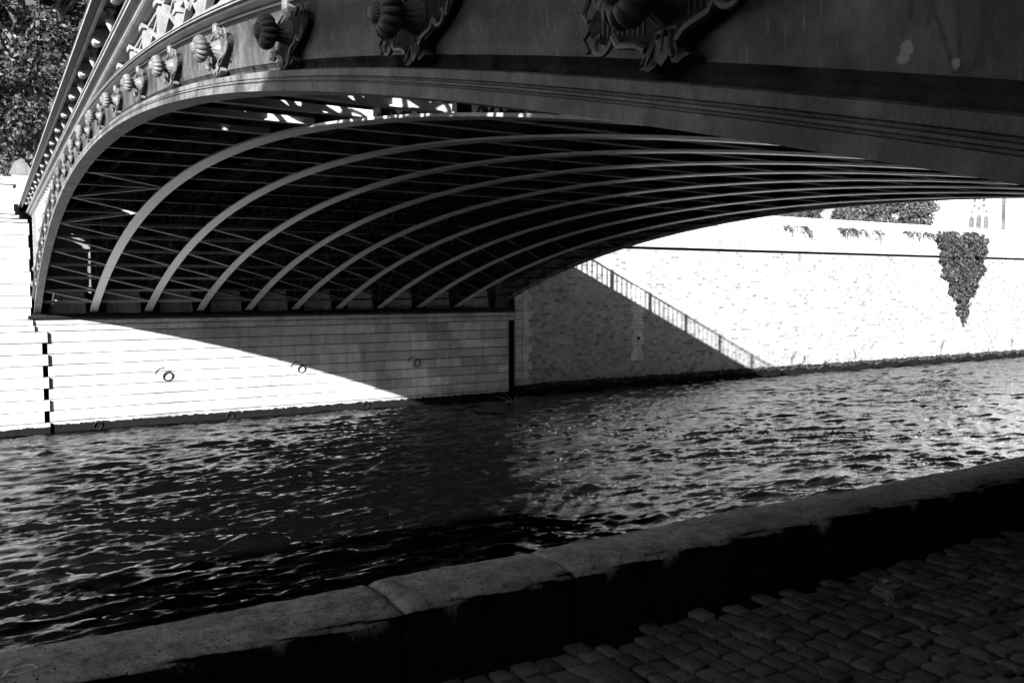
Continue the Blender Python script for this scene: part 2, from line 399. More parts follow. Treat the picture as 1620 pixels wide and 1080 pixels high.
# ---- kerb: low wall of rounded coping stones along the water
def build_kerb():
    t = thing('kerb_wall', 'low dark stone kerb wall with rounded top along the near quay edge', 'kerb', (0, 3.3, -1.6))
    xs = [-8.2, -6.0, -4.1, -2.3, -.9, 1.385, 2.22, 4.36, 5.9, 7.6, 9.1, 11, 13.2, 15, 17, 19, 21.5, 24, 28]
    r = np.random.default_rng(5)
    for i in range(len(xs) - 1):
        a, b = xs[i] + .0015, xs[i+1] - .0015
        yo = r.normal(0, .004); zo = r.normal(0, .003); tilt = r.normal(0, .002)
        n = max(8, int((b - a)/.035)) if b < 10 else 12
        prof = []
        Yn, Yf, zt, R = 3.115, 3.535, -1.275, .024
        for k in range(4): prof.append((Yn + .012*(3-k)/3*0, -1.70 + (zt - R + 1.70)*k/4))
        for k in range(7): th = math.pi - k*math.pi/12; prof.append((Yn + R + R*math.cos(th), zt - R + R*math.sin(th)))
        for k in range(1, 7): prof.append((Yn + R + (Yf - Yn - R - .05)*k/7, zt + .012*math.sin(math.pi*k/7)))
        for k in range(5): th = math.pi/2 - k*math.pi/8; prof.append((Yf - .05 + .05*math.cos(th), zt - .05 + .05*math.sin(th)))
        prof.append((Yf, -1.70))
        P = len(prof); V = []; F = []
        u = np.linspace(0, 1, n + 1)
        p1, p2, p3 = r.uniform(0, 6.28, 3)
        for q in range(n + 1):
            x = a + (b - a)*u[q]; e = min(u[q], 1 - u[q])*(b - a)
            sh = max(0, .03 - e)/.03; sh = sh*sh*(.8 if abs((xs[i] if u[q] < .5 else xs[i+1]) - 1.8) < .5 else .35)
            for j, (y, z) in enumerate(prof):
                up = max(0, (z + 1.58)/.3)
                wob = 0.004*math.sin(x*3.1 + p1) + .004*math.sin(x*7.7 + p2) + .005*math.sin(x*17 + p3 + j)
                yy = y + yo + wob*(1 if j < 12 else .4) + r.normal(0, .0022) + (sh*.012 if j < 11 else -sh*.006)*up
                zz = z + (zo + tilt*(x - a) + 0.003*math.sin(x*4.3 + p2 + y*9) + r.normal(0, .0022))*up - sh*.014*up + .007*max(0, x - 2.2)*up
                # chipped near arris
                if 4 <= j <= 9:
                    ch = max(0, math.sin(x*2.3 + p3*2) * math.sin(x*5.9 + p1) - .35)*.03
                    yy += ch; zz -= ch*.7
                V.append((x, yy, zz))
        for q in range(n):
            for j in range(P - 1): F.append((q*P + j, q*P + j + 1, (q+1)*P + j + 1, (q+1)*P + j))
        m = MB(); m.v = V; m.f = F; m.f.append(tuple(range(P))); m.f.append(tuple(n*P + j for j in reversed(range(P))))
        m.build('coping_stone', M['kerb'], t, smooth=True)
    m = MB(); m.box((-160, 3.13, -7.9), (300, 3.50, -1.69)); m.build('river_face', M['kerb'], t)
    m = MB(); m.box((28.01, 3.13, -1.688), (300, 3.51, -1.29)); m.box((-160, 3.13, -1.688), (-8.21, 3.51, -1.29)); m.build('coping_run', M['kerb'], t)
build_kerb()
# pale looped rope on the kerb
def rope():
    m = MB(); c = []
    for k in range(26):
        th = k/25*2*math.pi*.97
        c.append((.054 + .047*math.cos(th + 2.6), 3.265 + .030*math.sin(th + 2.6) - .006*math.cos(th + 2.6), -1.266 + .003*math.sin(3*th)))
    m.tube(c, .003, 6)
    st = [(.030, 3.288, -1.264), (.016, 3.272, -1.263), (.012, 3.255, -1.264), (.002, 3.238, -1.266), (-.014, 3.226, -1.270), (-.05, 3.215, -1.275)]
    m.tube(st, [.0042, .0038, .0044, .0036, .004, .003], 6)
    tag(m.build('rope', M['rope'], smooth=True), 'thin pale looped rope lying on the stone kerb', 'rope')
rope()

# ---- near quay retaining wall (behind the photographer, gives the near shade)
t = thing('unseen_retaining_wall', 'unseen high stone retaining wall along the back of the near quay path', 'quay wall', (0, -2.7, -1.6))
m = MB(); m.box((-160, -3.15, -7.9), (300, -2.62, 4.2)); m.build('wall_face', M['retaining'], t)
m = MB(); m.box((-160, -3.05, 4.202), (300, -2.66, 5.0)); m.build('parapet', M['retaining'], t)
m = MB(); m.box((-160, -3.12, 5.002), (300, -2.58, 5.22)); m.build('coping', M['retaining'], t)

# ================================================================== FAR SIDE STONEWORK
def course_box(m, x0, x1, y0, y1, z0, z1, c=.018, gap=.010): # a course with a chamfered face towards -Y
    z0 += gap; z1 -= gap
    m.add([(x0,y1,z0),(x1,y1,z0),(x1,y1,z1),(x0,y1,z1),(x0+c*.3,y0+c,z0+.002),(x1-c*.3,y0+c,z0+.002),(x1-c*.3,y0+c,z1-.002),(x0+c*.3,y0+c,z1-.002),
           (x0+c,y0,z0+c+.002),(x1-c,y0,z0+c+.002),(x1-c,y0,z1-c-.002),(x0+c,y0,z1-c-.002)],
          [(0,1,5,4),(1,2,6,5),(2,3,7,6),(3,0,4,7),(4,5,9,8),(5,6,10,9),(6,7,11,10),(7,4,8,11),(8,9,10,11),(3,2,1,0)])
def ring_geo(m, x, y, z, R, r):                              # a mooring ring hanging from a staple
    m.tube([(x + R*math.sin(a), y - .05 - .03*math.cos(a), z - R*1.0 + R*math.cos(a)) for a in np.linspace(0, 2*math.pi, 20, endpoint=False)], r, 6, closed=True)
    m.tube([(x - .05, y + .06, z + .03), (x - .05, y - .07, z + .03), (x, y - .1, z + .03), (x + .05, y - .07, z + .03), (x + .05, y + .06, z + .03)], r*.9, 6)

YA = 35.63
COURSES = [-1.50, -1.91, -2.325, -2.74, -3.155, -3.57, -3.985, -4.40, -4.815, -5.23, -5.645]
abut = thing('bridge_abutment', 'pale rusticated stone abutment carrying the iron bridge on the far bank', 'abutment', (11, 36, -5.3))
m = MB()
for i in range(len(COURSES) - 1): course_box(m, 1.79, 21.37, YA, YA + .35, COURSES[i+1], COURSES[i])
m.build('masonry', M['ashlar'], abut)
m = MB(); m.box((1.79, YA + .06, -7.9), (21.36, YA + 2.2, -1.52)); m.build('core', M['mortar'], abut)
m = MB(); course_box(m, 1.3, 21.75, YA - .05, YA + .6, -1.498, -1.27, .015); course_box(m, 1.25, 21.8, YA - .03, YA + .6, -1.268, -1.09, .015)
m.box((1.41, YA + .1, -1.49), (21.6, YA + 1.4, -.90)); m.build('string_course', M['ashlar'], abut)
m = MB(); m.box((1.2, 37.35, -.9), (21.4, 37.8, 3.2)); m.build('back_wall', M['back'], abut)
m = MB(); m.box((1.2, YA - .06, -1.05), (21.6, YA + .55, -.86)); m.tube([(1.2, YA - .1, -.98), (21.6, YA - .1, -.98)], .07, 8)
m.build('bearing_plate', M['black'], abut)
m = MB(); m.box((1.12, YA + .01, 2.96), (21.4, 40, 3.2)); m.build('added_road_slab', M['deck'], abut)  # carries the road over the abutment; added to shut out sun from above
RIBX = [3.335 + 1.9*k for k in range(9)]
LINES = [1.5] + RIBX + [20.6]
for k in range(10):
    a, b = LINES[k] + .45, LINES[k+1] - .22
    m = MB(); m.add([(a, YA + .20, -.86), (b, YA + .20, -.86), (b - .04, YA + .36, .02), (a + .15, YA + .36, .02), (a, 37.4, -.86), (b, 37.4, -.86), (b - .04, 37.4, .02), (a + .15, 37.4, .02)],
                    [(0,1,2,3),(3,2,6,7),(0,3,7,4),(1,5,6,2),(4,7,6,5),(0,4,5,1)])
    m.build('seat_block', M['seat'], abut)
for (x, z, R) in ((5.76, -3.16, .17), (11.06, -3.16, .15), (16.4, -3.16, .15)):
    m = MB()
    n = 14; pr = [(x - .02 + .30*math.cos(a), z - .10 + .24*math.sin(a)) for a in np.linspace(0, math.pi, n)] + [(x - .32, z - .2), (x + .28, z - .2)]
    m.tube([(px, YA - .006, pz) for px, pz in pr[6:14]] , .018, 5)
    o = MB(); ring_geo(o, x + .12, YA + .01, z - .02, R, .03); rg = o.build('mooring_ring', M['ring'], abut, smooth=True)
    m.build('niche_edge', M['black'], rg)
for x in (3.27, 8.12, 13.93):
    o = MB(); ring_geo(o, x + .1, YA + .01, -4.93, .14, .026); rg = o.build('mooring_ring', M['black'], abut, smooth=True)

# left: pier and quay wall beyond the abutment
pier = thing('stone_pier', 'bright white stone pier with coursed blocks beside the left end of the abutment', 'pier', (-1, 36, -5.3))
m = MB()
for i in range(len(COURSES) - 1):
    e = 1.80 if i % 2 == 0 else 1.62
    course_box(m, -2.2, e, YA - .13, YA + .4, COURSES[i+1], COURSES[i], .012)

course_box(m, -2.2, 1.40, YA - .16, YA + .5, -1.498, -1.27, .012); course_box(m, -2.2, 1.36, YA - .13, YA + .5, -1.268, -1.07, .012)
zz = [-1.07 + .432*k for k in range(9)]
for k in range(8): course_box(m, -2.2, 1.34 if k % 2 else 1.30, YA - .10, YA + .5, zz[k], zz[k+1], .014, .008)
m.build('shaft', M['pier'], pier)
m = MB(); m.box((-2.2, YA - .08, -7.9), (1.60, YA + 1.5, -1.5)); m.box((-2.2, YA - .055, -1.49), (1.32, YA + 1.5, 2.38)); m.build('core', M['mortar'], pier)
m = MB(); course_box(m, -2.25, 1.30, YA - .16, YA + 1.5, 2.39, 2.52, .02); course_box(m, -2.3, 1.05, YA - .24, YA + 1.5, 2.522, 2.66, .03); course_box(m, -2.3, .92, YA - .30, YA + 1.5, 2.662, 2.78, .02)
m.build('cornice', M['pier'], pier)
m = MB(); course_box(m, -2.2, .9, YA + .0, YA + 1.2, 2.782, 3.72, .02); m.build('parapet', M['pier'], pier)
m = MB(); course_box(m, -2.25, 1.0, YA - .06, YA + 1.3, 3.722, 3.90, .02); course_box(m, -2.2, .95, YA + .0, YA + 1.2, 3.902, 4.02, .02); m.build('coping', M['pier'], pier)
lw = thing('quay_wall', 'white stone quay wall of the far bank left of the bridge pier', 'quay wall', (-60, 36.8, -5.3))
m = MB(); m.box((-160, 36.56, -7.9), (-2.21, 37.9, 2.3)); m.build('wall_face', M['pier'], lw)
m = MB(); m.box((-160, 36.3, 2.302), (-2.31, 37.9, 2.6)); m.build('cornice', M['smooth'], lw)
m = MB(); m.box((-160, 36.5, 2.602), (-2.21, 37.2, 4.3)); m.build('parapet', M['smooth'], lw)

# right: brick quay wall
YQ = 36.56
qw = thing('quay_wall', 'long quay wall of small dark bricks with pale parapet on the far bank right of the bridge', 'quay wall', (90, 36.8, -5.3))
m = MB(); m.box((22.685, YQ, -7.9), (300, 37.9, 2.14)); m.build('brick_face', M['brick'], qw)
m = MB()
for k in range(18):
    z1 = -1.075 + .425*(6 - k); e = 23.06 if k % 2 else 23.26
    if z1 < 2.2: course_box(m, 22.69, e, YQ - .05, YQ + .2, z1 - .425, z1, .010, .006)
m.build('quoin', M['quoin'], qw)
m = MB()
for k in range(18):
    z1 = -1.075 + .425*(6 - k)
    if z1 < 2.2: course_box(m, 22.20, 22.66, YQ - .12, YQ + .3, z1 - .425, z1, .045, .006)
m.build('return_blocks', M['quoin'], qw)
m = MB(); m.box((22.17, YQ - .05, -7.9), (22.68, YQ + .3, 2.14)); m.build('core', M['mortar'], qw)
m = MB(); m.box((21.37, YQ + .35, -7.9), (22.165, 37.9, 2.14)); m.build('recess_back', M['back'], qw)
m = MB()
for k in range(14):
    z1 = 2.13 - .43*k; w = .42 if k % 2 else .30
    if z1 > -4.0: course_box(m, 30.05 - w, 30.05 + w, YQ - .05, YQ + .2, z1 - .43, z1, .01)
m.build('pilaster', M['quoin'], qw)
m = MB()
for k in range(14):
    z1 = 2.13 - .43*k; w = .42 if k % 2 else .30
    for px in (39.2, 48.4, 57.5, 66.7):
        if z1 > -3.4 - (px % 1): course_box(m, px - w, px + w, YQ - .02, YQ + .2, z1 - .43, z1, .006)
m.build('pilaster', M['brick'], qw)
m = MB(); m.box((21.4, YQ + .10, 2.142), (300, 37.9, 2.26)); m.build('cornice_shade', M['black'], qw)  # black strip stands in for the shadow under the cornice
m = MB(); course_box(m, 21.4, 300, YQ - .26, 37.9, 2.262, 2.52, .03); m.build('cornice', M['smooth'], qw)
m = MB(); m.box((21.4, YQ - .06, 2.522), (300, 37.3, 3.58)); m.build('parapet', M['panel'], qw)
m = MB(); course_box(m, 21.4, 300, YQ - .10, 37.4, 3.582, 3.70, .02); m.box((21.4, YQ + .12, 3.702), (300, 37.2, 4.36)); m.build('coping', M['white'], qw)
# drain hole in the wall
m = MB(); m.lathe([(.0, 0), (.10, 0), (.12, .03), (.08, .04), (.075, .12)], (30.1, YQ - .06, -2.66), (0, 1, 0), 12)
tag(m.build('drain_pipe', M['black'], qw))

# ladder in the recess
lad = thing('ladder', 'black iron ladder in the dark recess at the right end of the abutment', 'ladder', (21.8, 36.55, -5.3))
for x in (21.98, 22.16):
    m = MB(); m.tube([(x, 36.55, -5.6), (x, 36.55, -1.0)], .04, 8); m.build('rail', M['black'], lad)
for k in range(15):
    m = MB(); m.tube([(21.98, 36.55, -5.3 + .28*k), (22.16, 36.55, -5.3 + .28*k)], .018, 6); m.build('rung', M['black'], lad)

# ================================================================== BRIDGE
def marks(mt):
    """grimy brush strokes and a flaked pale patch on the near face: marks with a shape of their own, in world Y and Z"""
    nt = mt.node_tree; b = nt.nodes['Principled BSDF']; cur = b.inputs['Base Color'].links[0].from_socket
    g = nt.nodes.new('ShaderNodeNewGeometry'); v = pos(nt, (0, 1, 1))
    def vm(op, *a):
        n = nt.nodes.new('ShaderNodeVectorMath'); n.operation = op
        for q, x in enumerate(a):
            if isinstance(x, tuple): n.inputs[q].default_value = x
            elif isinstance(x, float): n.inputs['Scale'].default_value = x
            else: nt.links.new(x, n.inputs[q])
        return n
    def mth(op, *a, clamp=False):
        n = nt.nodes.new('ShaderNodeMath'); n.operation = op; n.use_clamp = clamp
        for q, x in enumerate(a):
            if isinstance(x, (int, float)): n.inputs[q].default_value = x
            else: nt.links.new(x, n.inputs[q])
        return n.outputs[0]
    wob = mth('MULTIPLY', mth('SUBTRACT', noise(nt, pos(nt), 55, 5, .7), .5), .016); dmin = None
    P = lambda y, h: (0.0, y, low(y) + h)
    for (a, bq) in ((P(.99, .31), P(.988, .265)), (P(.957, .255), P(.947, .285)), (P(.947, .285), P(.918, .20)), (P(.918, .20), P(.905, .17)), (P(.903, .29), P(.898, .17)), (P(.898, .17), P(.884, .168)), (P(.884, .168), P(.855, .215)), (P(.856, .285), P(.832, .20)), (P(.825, .31), P(.853, .235))):
        d = tuple(y - x for x, y in zip(a, bq)); L2 = sum(x*x for x in d)
        w = vm('SUBTRACT', v, a); dt = vm('DOT_PRODUCT', w.outputs[0], d); t = mth('DIVIDE', dt.outputs['Value'], L2, clamp=True)
        sc = nt.nodes.new('ShaderNodeVectorMath'); sc.operation = 'SCALE'; sc.inputs[0].default_value = d; nt.links.new(t, sc.inputs['Scale'])
        ln = vm('LENGTH', vm('SUBTRACT', w.outputs[0], sc.outputs[0]).outputs[0]).outputs['Value']
        dmin = ln if dmin is None else mth('MINIMUM', dmin, ln)
    f = ramp(nt, mth('ADD', dmin, wob), [(.001, .8), (.0085, 0)])
    cur = mix(nt, 'MIX', cur, .012, f)
    e = None
    for (y, z, r) in ((1.0, .436, 1.0), (1.008, .418, .8), (.905, .390, .7)):
        ln = mth('DIVIDE', vm('LENGTH', vm('SUBTRACT', v, (0.0, y, z)).outputs[0]).outputs['Value'], r)
        e = ln if e is None else mth('MINIMUM', e, ln)
    f2 = ramp(nt, mth('ADD', e, mth('MULTIPLY', wob, 2.2)), [(.012, .9), (.015, 0)])
    cur = mix(nt, 'MIX', cur, .26, f2); setc(nt, b, cur)
marks(M['face'])
br = thing('bridge', 'dark cast iron arch bridge with curved ribs crossing the river overhead', 'bridge', (11.25, 16.5, -.8))
# outer faces
FACE = [(1.61, 0), (1.395, 0), (1.395, .043), (1.404, .046), (1.404, .052), (1.393, .055), (1.393, .062), (1.41, .066), (1.41, .072), (1.402, .076), (1.400, .106), (1.41, .112), (1.455, .114),
        (1.458, .15), (1.446, .20), (1.44, .28), (1.438, .40), (1.428, .455), (1.40, .458), (1.40, .475), (1.385, .48), (1.36, .50), (1.36, .525), (1.345, .53), (1.345, .555), (1.385, .575), (1.40, .585), (1.61, .585)]
def seg(idx): return idx
def face_part(name, prof, matl, x_m=None, dz=0):
    m = MB(); P = prof if x_m is None else [(2*x_m - x, h + dz) for x, h in prof]
    m.sweep(P, YS, low); return m.build(name, matl, br)
LOWM = FACE[0:13] + [(1.61, .114)]
PAN = [(1.61, .166), (1.452, .166)] + FACE[14:18] + [(1.428, .458), (1.61, .458)]
GAP = [(1.61, .1145), (1.46, .1145), (1.47, .14), (1.455, .1655), (1.61, .1655)]  # strip painted in place of the shade above the lower moulding
UPM = [(1.61, .4585)] + FACE[18:28]
fp = face_part('arch_face', PAN, M['face']); face_part('shade_strip', GAP, M['shade_strip'])
face_part('lower_moulding', LOWM, M['mould']); upm = face_part('upper_moulding', UPM, M['dark_mould'])
for h0, x0 in ((.527, 1.342), (.545, 1.338), (.452, 1.420)):
    m = MB(); m.sweep([(x0, h0), (x0 + .02, h0 - .003), (x0 + .02, h0 + .011), (x0, h0 + .008)], YS, low); m.build('fillet', M['screen'], upm)
face_part('arch_face', PAN, M['face'], 11.25, .155); face_part('shade_strip', GAP, M['black'], 11.25, .155); face_part('lower_moulding', LOWM, M['mould'], 11.25, .155); face_part('upper_moulding', UPM, M['mould'], 11.25, .155)
# ribs
FL_W = .135
for k, x in enumerate(RIBX):
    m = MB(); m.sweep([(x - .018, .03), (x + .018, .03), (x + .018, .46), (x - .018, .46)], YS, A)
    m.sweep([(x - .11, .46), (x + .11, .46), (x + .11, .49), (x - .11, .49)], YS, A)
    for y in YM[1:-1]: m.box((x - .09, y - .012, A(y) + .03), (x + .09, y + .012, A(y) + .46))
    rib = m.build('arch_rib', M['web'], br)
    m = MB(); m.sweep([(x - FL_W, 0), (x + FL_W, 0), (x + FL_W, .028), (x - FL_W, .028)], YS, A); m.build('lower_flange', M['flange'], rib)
    # open spandrel: posts, crosses and rings
    m = MB()
    ys = [Y0 + .2] + YM[1:-1] + [Y1 - .15]
    m.box((x - .03, Y0, 2.64), (x + .03, Y1, 2.98))
    for i, y in enumerate(ys):
        zb = A(y) + .49
        if zb < 2.62: m.box((x - .05, y - .08, zb), (x + .05, y + .08, 2.66))
        if i < len(ys) - 1:
            y2 = ys[i+1]; zb2 = A(y2) + .49; mz = max(zb, zb2)
            if 2.64 - mz > .25:
                for (a, b) in (((y + .08, zb), (y2 - .08, 2.64)), ((y + .08, 2.64), (y2 - .08, zb2))):
                    m.bar((x, a[0], a[1]), (x, b[0], b[1]), .03, .06, Vector((1, 0, 0)))
                cy, cz = (y + y2)/2, (min(zb, zb2) + 2.64)/2; R = min(.3, (2.64 - mz)*.35)
                m.tube([(x, cy + R*math.cos(t), cz + R*math.sin(t)) for t in np.linspace(0, 6.283, 14, endpoint=False)], .028, 5, closed=True)
                m.box((x - .02, y, cz - .03), (x + .02, y2, cz + .03))
    m.build('spandrel_lattice', M['lattice'], rib)
    yy = list(YS)
    m = MB(); n_ = len(yy)
    for y in yy: m.v += [(x + .022, y, A(y) + .47), (x + .034, y, A(y) + .47), (x + .034, y, max(2.66, A(y) + .48)), (x + .022, y, max(2.66, A(y) + .48))]
    for q in range(n_ - 1):
        for w in range(4): m.f.append((q*4 + w, q*4 + (w+1) % 4, q*4 + 4 + (w+1) % 4, q*4 + 4 + w))
    m.build('sun_stop_plate', M['web'], rib)  # solid plate added to stop sun coming through the rib lattice
    # foot block
    m = MB(); m.box((x - .16, YA - .04, A(YA) - .05), (x + .16, YA + .5, A(YA) + .06))
    for j in range(5): m.box((x - .06, YA + .02 + .02*j, A(YA) + .1 + .13*j), (x + .15, YA + .28, A(YA) + .19 + .13*j))
    m.build('shoe', M['web'], rib)
# lateral bracing, bay by bay
NODES = [19.77, 21.57, 23.3, 24.95, 26.65, 28.4, 30.2, 31.8, 33.3, 34.6]
ALLN = sorted(NODES + [2*YC - y for y in NODES] + [14.9, 16.54, 18.2])
for k in range(10):
    x0 = 1.61 if k == 0 else RIBX[k-1] + .02; x1 = RIBX[k] - .02 if k < 9 else 20.88
    e = bpy.data.objects.new('lateral_bracing', None); COL.objects.link(e); e.parent = br; e.matrix_parent_inverse = Matrix.Translation(-WL['bridge'])
    WL[e.name] = Vector((0, 0, 0))
    far = MB()
    for i, y in enumerate(ALLN):
        z = A(y) + .035
        vis = 19 < y < 34.9
        m = MB() if vis else far
        zr = z + (.14 if k == 9 else 0); m.bar((x0, y, z), (x1, y, zr), .09, .012); m.bar((x0, y, z + .04), (x1, y, zr + .04), .012, .07)
        if vis: m.build('strut', (M['brace'] if k < 3 else M['mould'] if k < 6 else M['lattice']) if y > 23 or k == 0 else M['lattice'], e)  # left bays paler, right and near ones darker: bounce light put into colour
        if i < len(ALLN) - 1 and (y > 24 or (k == 0 and y > 18)):
            y2 = ALLN[i+1]; z2 = A(y2) + .05
            p, q = ((x0, y + .05, z + .02), (x1, y2 - .03, z2 + (.14 if k == 9 else 0)))
            if k == 0 and y < 24 and i % 2: p, q = ((x0, y2 - .03, z2), (x1, y + .05, z + .02))
            m = MB() if vis else far
            m.bar(p, q, .09, .012); m.bar(Vector(p) + Vector((0, 0, .035)), Vector(q) + Vector((0, 0, .035)), .012, .06)
            if vis: m.build('diagonal_brace', M['brace'] if k < 3 else M['mould'] if k < 6 else M['lattice'], e)  # diagonals carry the same bay-by-bay fall of light in their colour
    far.build('bracing', M['brace'], e)['kind'] = 'stuff'
# deck
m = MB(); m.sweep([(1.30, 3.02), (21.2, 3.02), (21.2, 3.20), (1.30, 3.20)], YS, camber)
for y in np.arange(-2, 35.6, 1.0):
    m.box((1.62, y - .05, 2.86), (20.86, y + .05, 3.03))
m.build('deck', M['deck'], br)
m = MB()
for x in (1.9, 6.1, 9.9, 15.3): m.tube([(x + .55, Y0, 2.72), (x + .55, Y1 + 1.4, 2.72)], .07, 8)
m.build('service_pipe', M['web'], br)
# cornice, near and far
CORN = [(1.03, 2.95), (1.03, 2.985), (1.06, 3.0), (1.06, 3.12), (1.10, 3.21), (1.55, 3.21), (1.55, 3.02), (1.15, 3.02), (1.15, 2.952)]
LIP = [(1.105, 2.9515), (1.105, 2.935), (1.115, 2.925), (1.13, 2.93), (1.14, 2.94), (1.15, 2.94), (1.15, 2.9515)]
ARCH = [(1.26, 2.80), (1.25, 2.765), (1.27, 2.755), (1.27, 2.735), (1.30, 2.725), (1.32, 2.735), (1.34, 2.72), (1.35, 2.69), (1.37, 2.675), (1.40, 2.66), (1.43, 2.655), (1.60, 2.66), (1.60, 2.99), (1.42, 2.99), (1.42, 2.80)]
TOPF = [(1.022, 2.953), (1.029, 2.953), (1.029, 2.99), (1.022, 2.985)]
m = MB(); m.sweep(CORN, YS, camber); corn = m.build('cornice', M['dark_mould'], br)
m = MB(); m.sweep(LIP, YS, camber); m.build('lip', M['trim'], corn); m = MB(); m.sweep(TOPF, YS, camber); m.build('fillet', M['trim'], corn)
m = MB(); m.sweep(ARCH, YS, camber); m.build('architrave', M['trim'], br)
m = MB(); m.sweep([(22.5 - x, h) for x, h in CORN], YS, camber); m.build('cornice', M['trim'], br)
m = MB(); m.sweep([(22.5 - x, h) for x, h in ARCH], YS, camber); m.build('architrave', M['trim'], br)
def inst(o, parent, loc, name=None):
    c = o.copy(); COL.objects.link(c); c.parent = parent; c.matrix_parent_inverse = Matrix.Translation(-world_loc(parent)); c.location = loc
    WL[c.name] = Vector(loc); return c
# soffit brackets and pendants (local coordinates: y along the bridge)
pr = [(1.42, 3.015), (1.20, 3.015), (1.175, 2.99), (1.165, 2.95), (1.17, 2.89), (1.19, 2.855), (1.22, 2.845), (1.245, 2.86), (1.255, 2.885), (1.28, 2.86), (1.30, 2.83), (1.33, 2.81), (1.42, 2.81)]
m = MB(); m.prism(pr, lambda p, s: (p[0], -.09 + .18*s, p[1]))
for yy in (-.055, .055): m.tube([(1.33, yy, 2.812), (1.30, yy, 2.822), (1.27, yy, 2.87), (1.225, yy, 2.84), (1.18, yy, 2.855), (1.160, yy, 2.90)], .014, 5)
m.lathe([(.0, -.11), (.04, -.105), (.05, 0), (.04, .105), (.0, .11)], (1.20, 0, 2.88), (0, 1, 0), 12)
brk = m.build('bracket', M['trim'], corn)
m = MB(); m.lathe([(.06, 0), (.065, -.02), (.035, -.04), (.04, -.08), (.05, -.12), (.045, -.16), (.02, -.21), (.003, -.25)], (1.25, 0, 3.02), (0, 0, 1), 10)
pen = m.build('pendant', M['trim'], corn, smooth=True)
first = True
for i, y in enumerate(YM):
    if first: brk.location = (0, y, camber(y))
    else: inst(brk, corn, (0, y, camber(y)))
    if i < len(YM) - 1:
        y2 = (y + YM[i+1])/2
        if first: pen.location = (0, y2, camber(y2))
        else: inst(pen, corn, (0, y2, camber(y2)))
    first = False
# near spandrel screen: posts with capitals, crossed panels between
scr = bpy.data.objects.new('spandrel_screen', None); COL.objects.link(scr); scr.parent = br; scr.matrix_parent_inverse = Matrix.Translation(-WL['bridge']); WL[scr.name] = Vector((0, 0, 0))
def screen(xc, dz, parent, split):
    post_y = sorted([Y0 + .15] + YM + [(YM[i] + YM[i+1])/2 for i in range(len(YM) - 1)] + [33.75, 34.35, 34.95, Y1 - .12])  # extra far-end posts added to close a gap that let sun in
    lat = MB()
    for i, y in enumerate(post_y):
        zb = low(y) + dz + .585; zt = 2.66 + camber(y)
        if zt - zb > .10:
            m = MB() if split else lat
            hw = .06 if y < 22 or y > 35.4 else (.36 if y < 31 else .40)  # far posts widened to thin the slits of sun behind them
            m.box((xc - .055, y - hw, zb), (xc + .055, y + hw, zt))
            m.box((xc - .075, y - .085, zb), (xc + .075, y + .085, zb + .05)); m.box((xc - .08, y - .09, zt - .06), (xc + .08, y + .09, zt - .003))
            if zt - zb > .5:
                m.box((xc - .07, y - .075, zb + .16), (xc + .07, y + .075, zb + .20)); m.box((xc - .07, y - .075, zt - .2), (xc + .07, y + .075, zt - .16))
                for q in np.arange(zb + .26, zt - .26, .16): m.box((xc - .064, y - .035, q), (xc - .05, y + .035, q + .10))
            if split: m.build('spandrel_post', M['screen'], parent)
        if i < len(post_y) - 1:
            y2 = post_y[i+1]; a, b = y + .06, y2 - .06; za = low(a) + dz + .585; zb_ = low(b) + dz + .585
            g = zt - max(za, zb_)
            lat.bar((xc, a, za + .025), (xc, b, zb_ + .025), .09, .05, Vector((1, 0, 0)))
            if g > .16:
                lat.bar((xc, a, za + .05), (xc, b, zt - .05), .035, .055, Vector((1, 0, 0))); lat.bar((xc + .006, a, zt - .05), (xc + .006, b, zb_ + .05), .035, .055, Vector((1, 0, 0)))
                lat.bar((xc, a, zt - .03), (xc, b, zt - .03), .06, .05, Vector((1, 0, 0)))
            if g > .45:
                q = (za + zb_)/4 + zt/2
                lat.bar((xc, a, q), (xc, b, q), .05, .06, Vector((1, 0, 0)))
                cy = (a + b)/2; R = min(.2, g*.25)
                lat.tube([(xc - .02, cy + R*math.cos(t), q + R*math.sin(t)) for t in np.linspace(0, 6.283, 16, endpoint=False)], .022, 5, closed=True)
    return lat
screen(1.50, 0, scr, True).build('lattice', M['screen'], scr)
screen(21.0, .155, br, False).build('spandrel_screen', M['lattice'], br)
# railings
def railing(xc):
    m = MB(); f = lambda y: 3.21 + camber(y)
    m.sweep([(xc - .05, 1.02), (xc + .05, 1.02), (xc + .05, 1.09), (xc - .05, 1.09)], YS, f); m.sweep([(xc - .04, .0), (xc + .04, .0), (xc + .04, .08), (xc - .04, .08)], YS, f)
    r = m.build('railing', M['lattice'], br)
    m = MB()
    for i, y in enumerate(np.arange(Y0 + .2, Y1, .29)):
        z = f(y); m.box((xc - .022, y - .022, z + .08), (xc + .022, y + .022, z + 1.02))
    b = m.build('balusters', M['lattice'], r); b['kind'] = 'stuff'
    m = MB()
    for y in np.arange(Y0 + .2, Y1, 2.32): z = f(y); m.box((xc - .06, y - .07, z + .0), (xc + .06, y + .07, z + 1.14))
    m.build('newels', M['lattice'], r)['kind'] = 'stuff'
railing(1.50); railing(21.05)
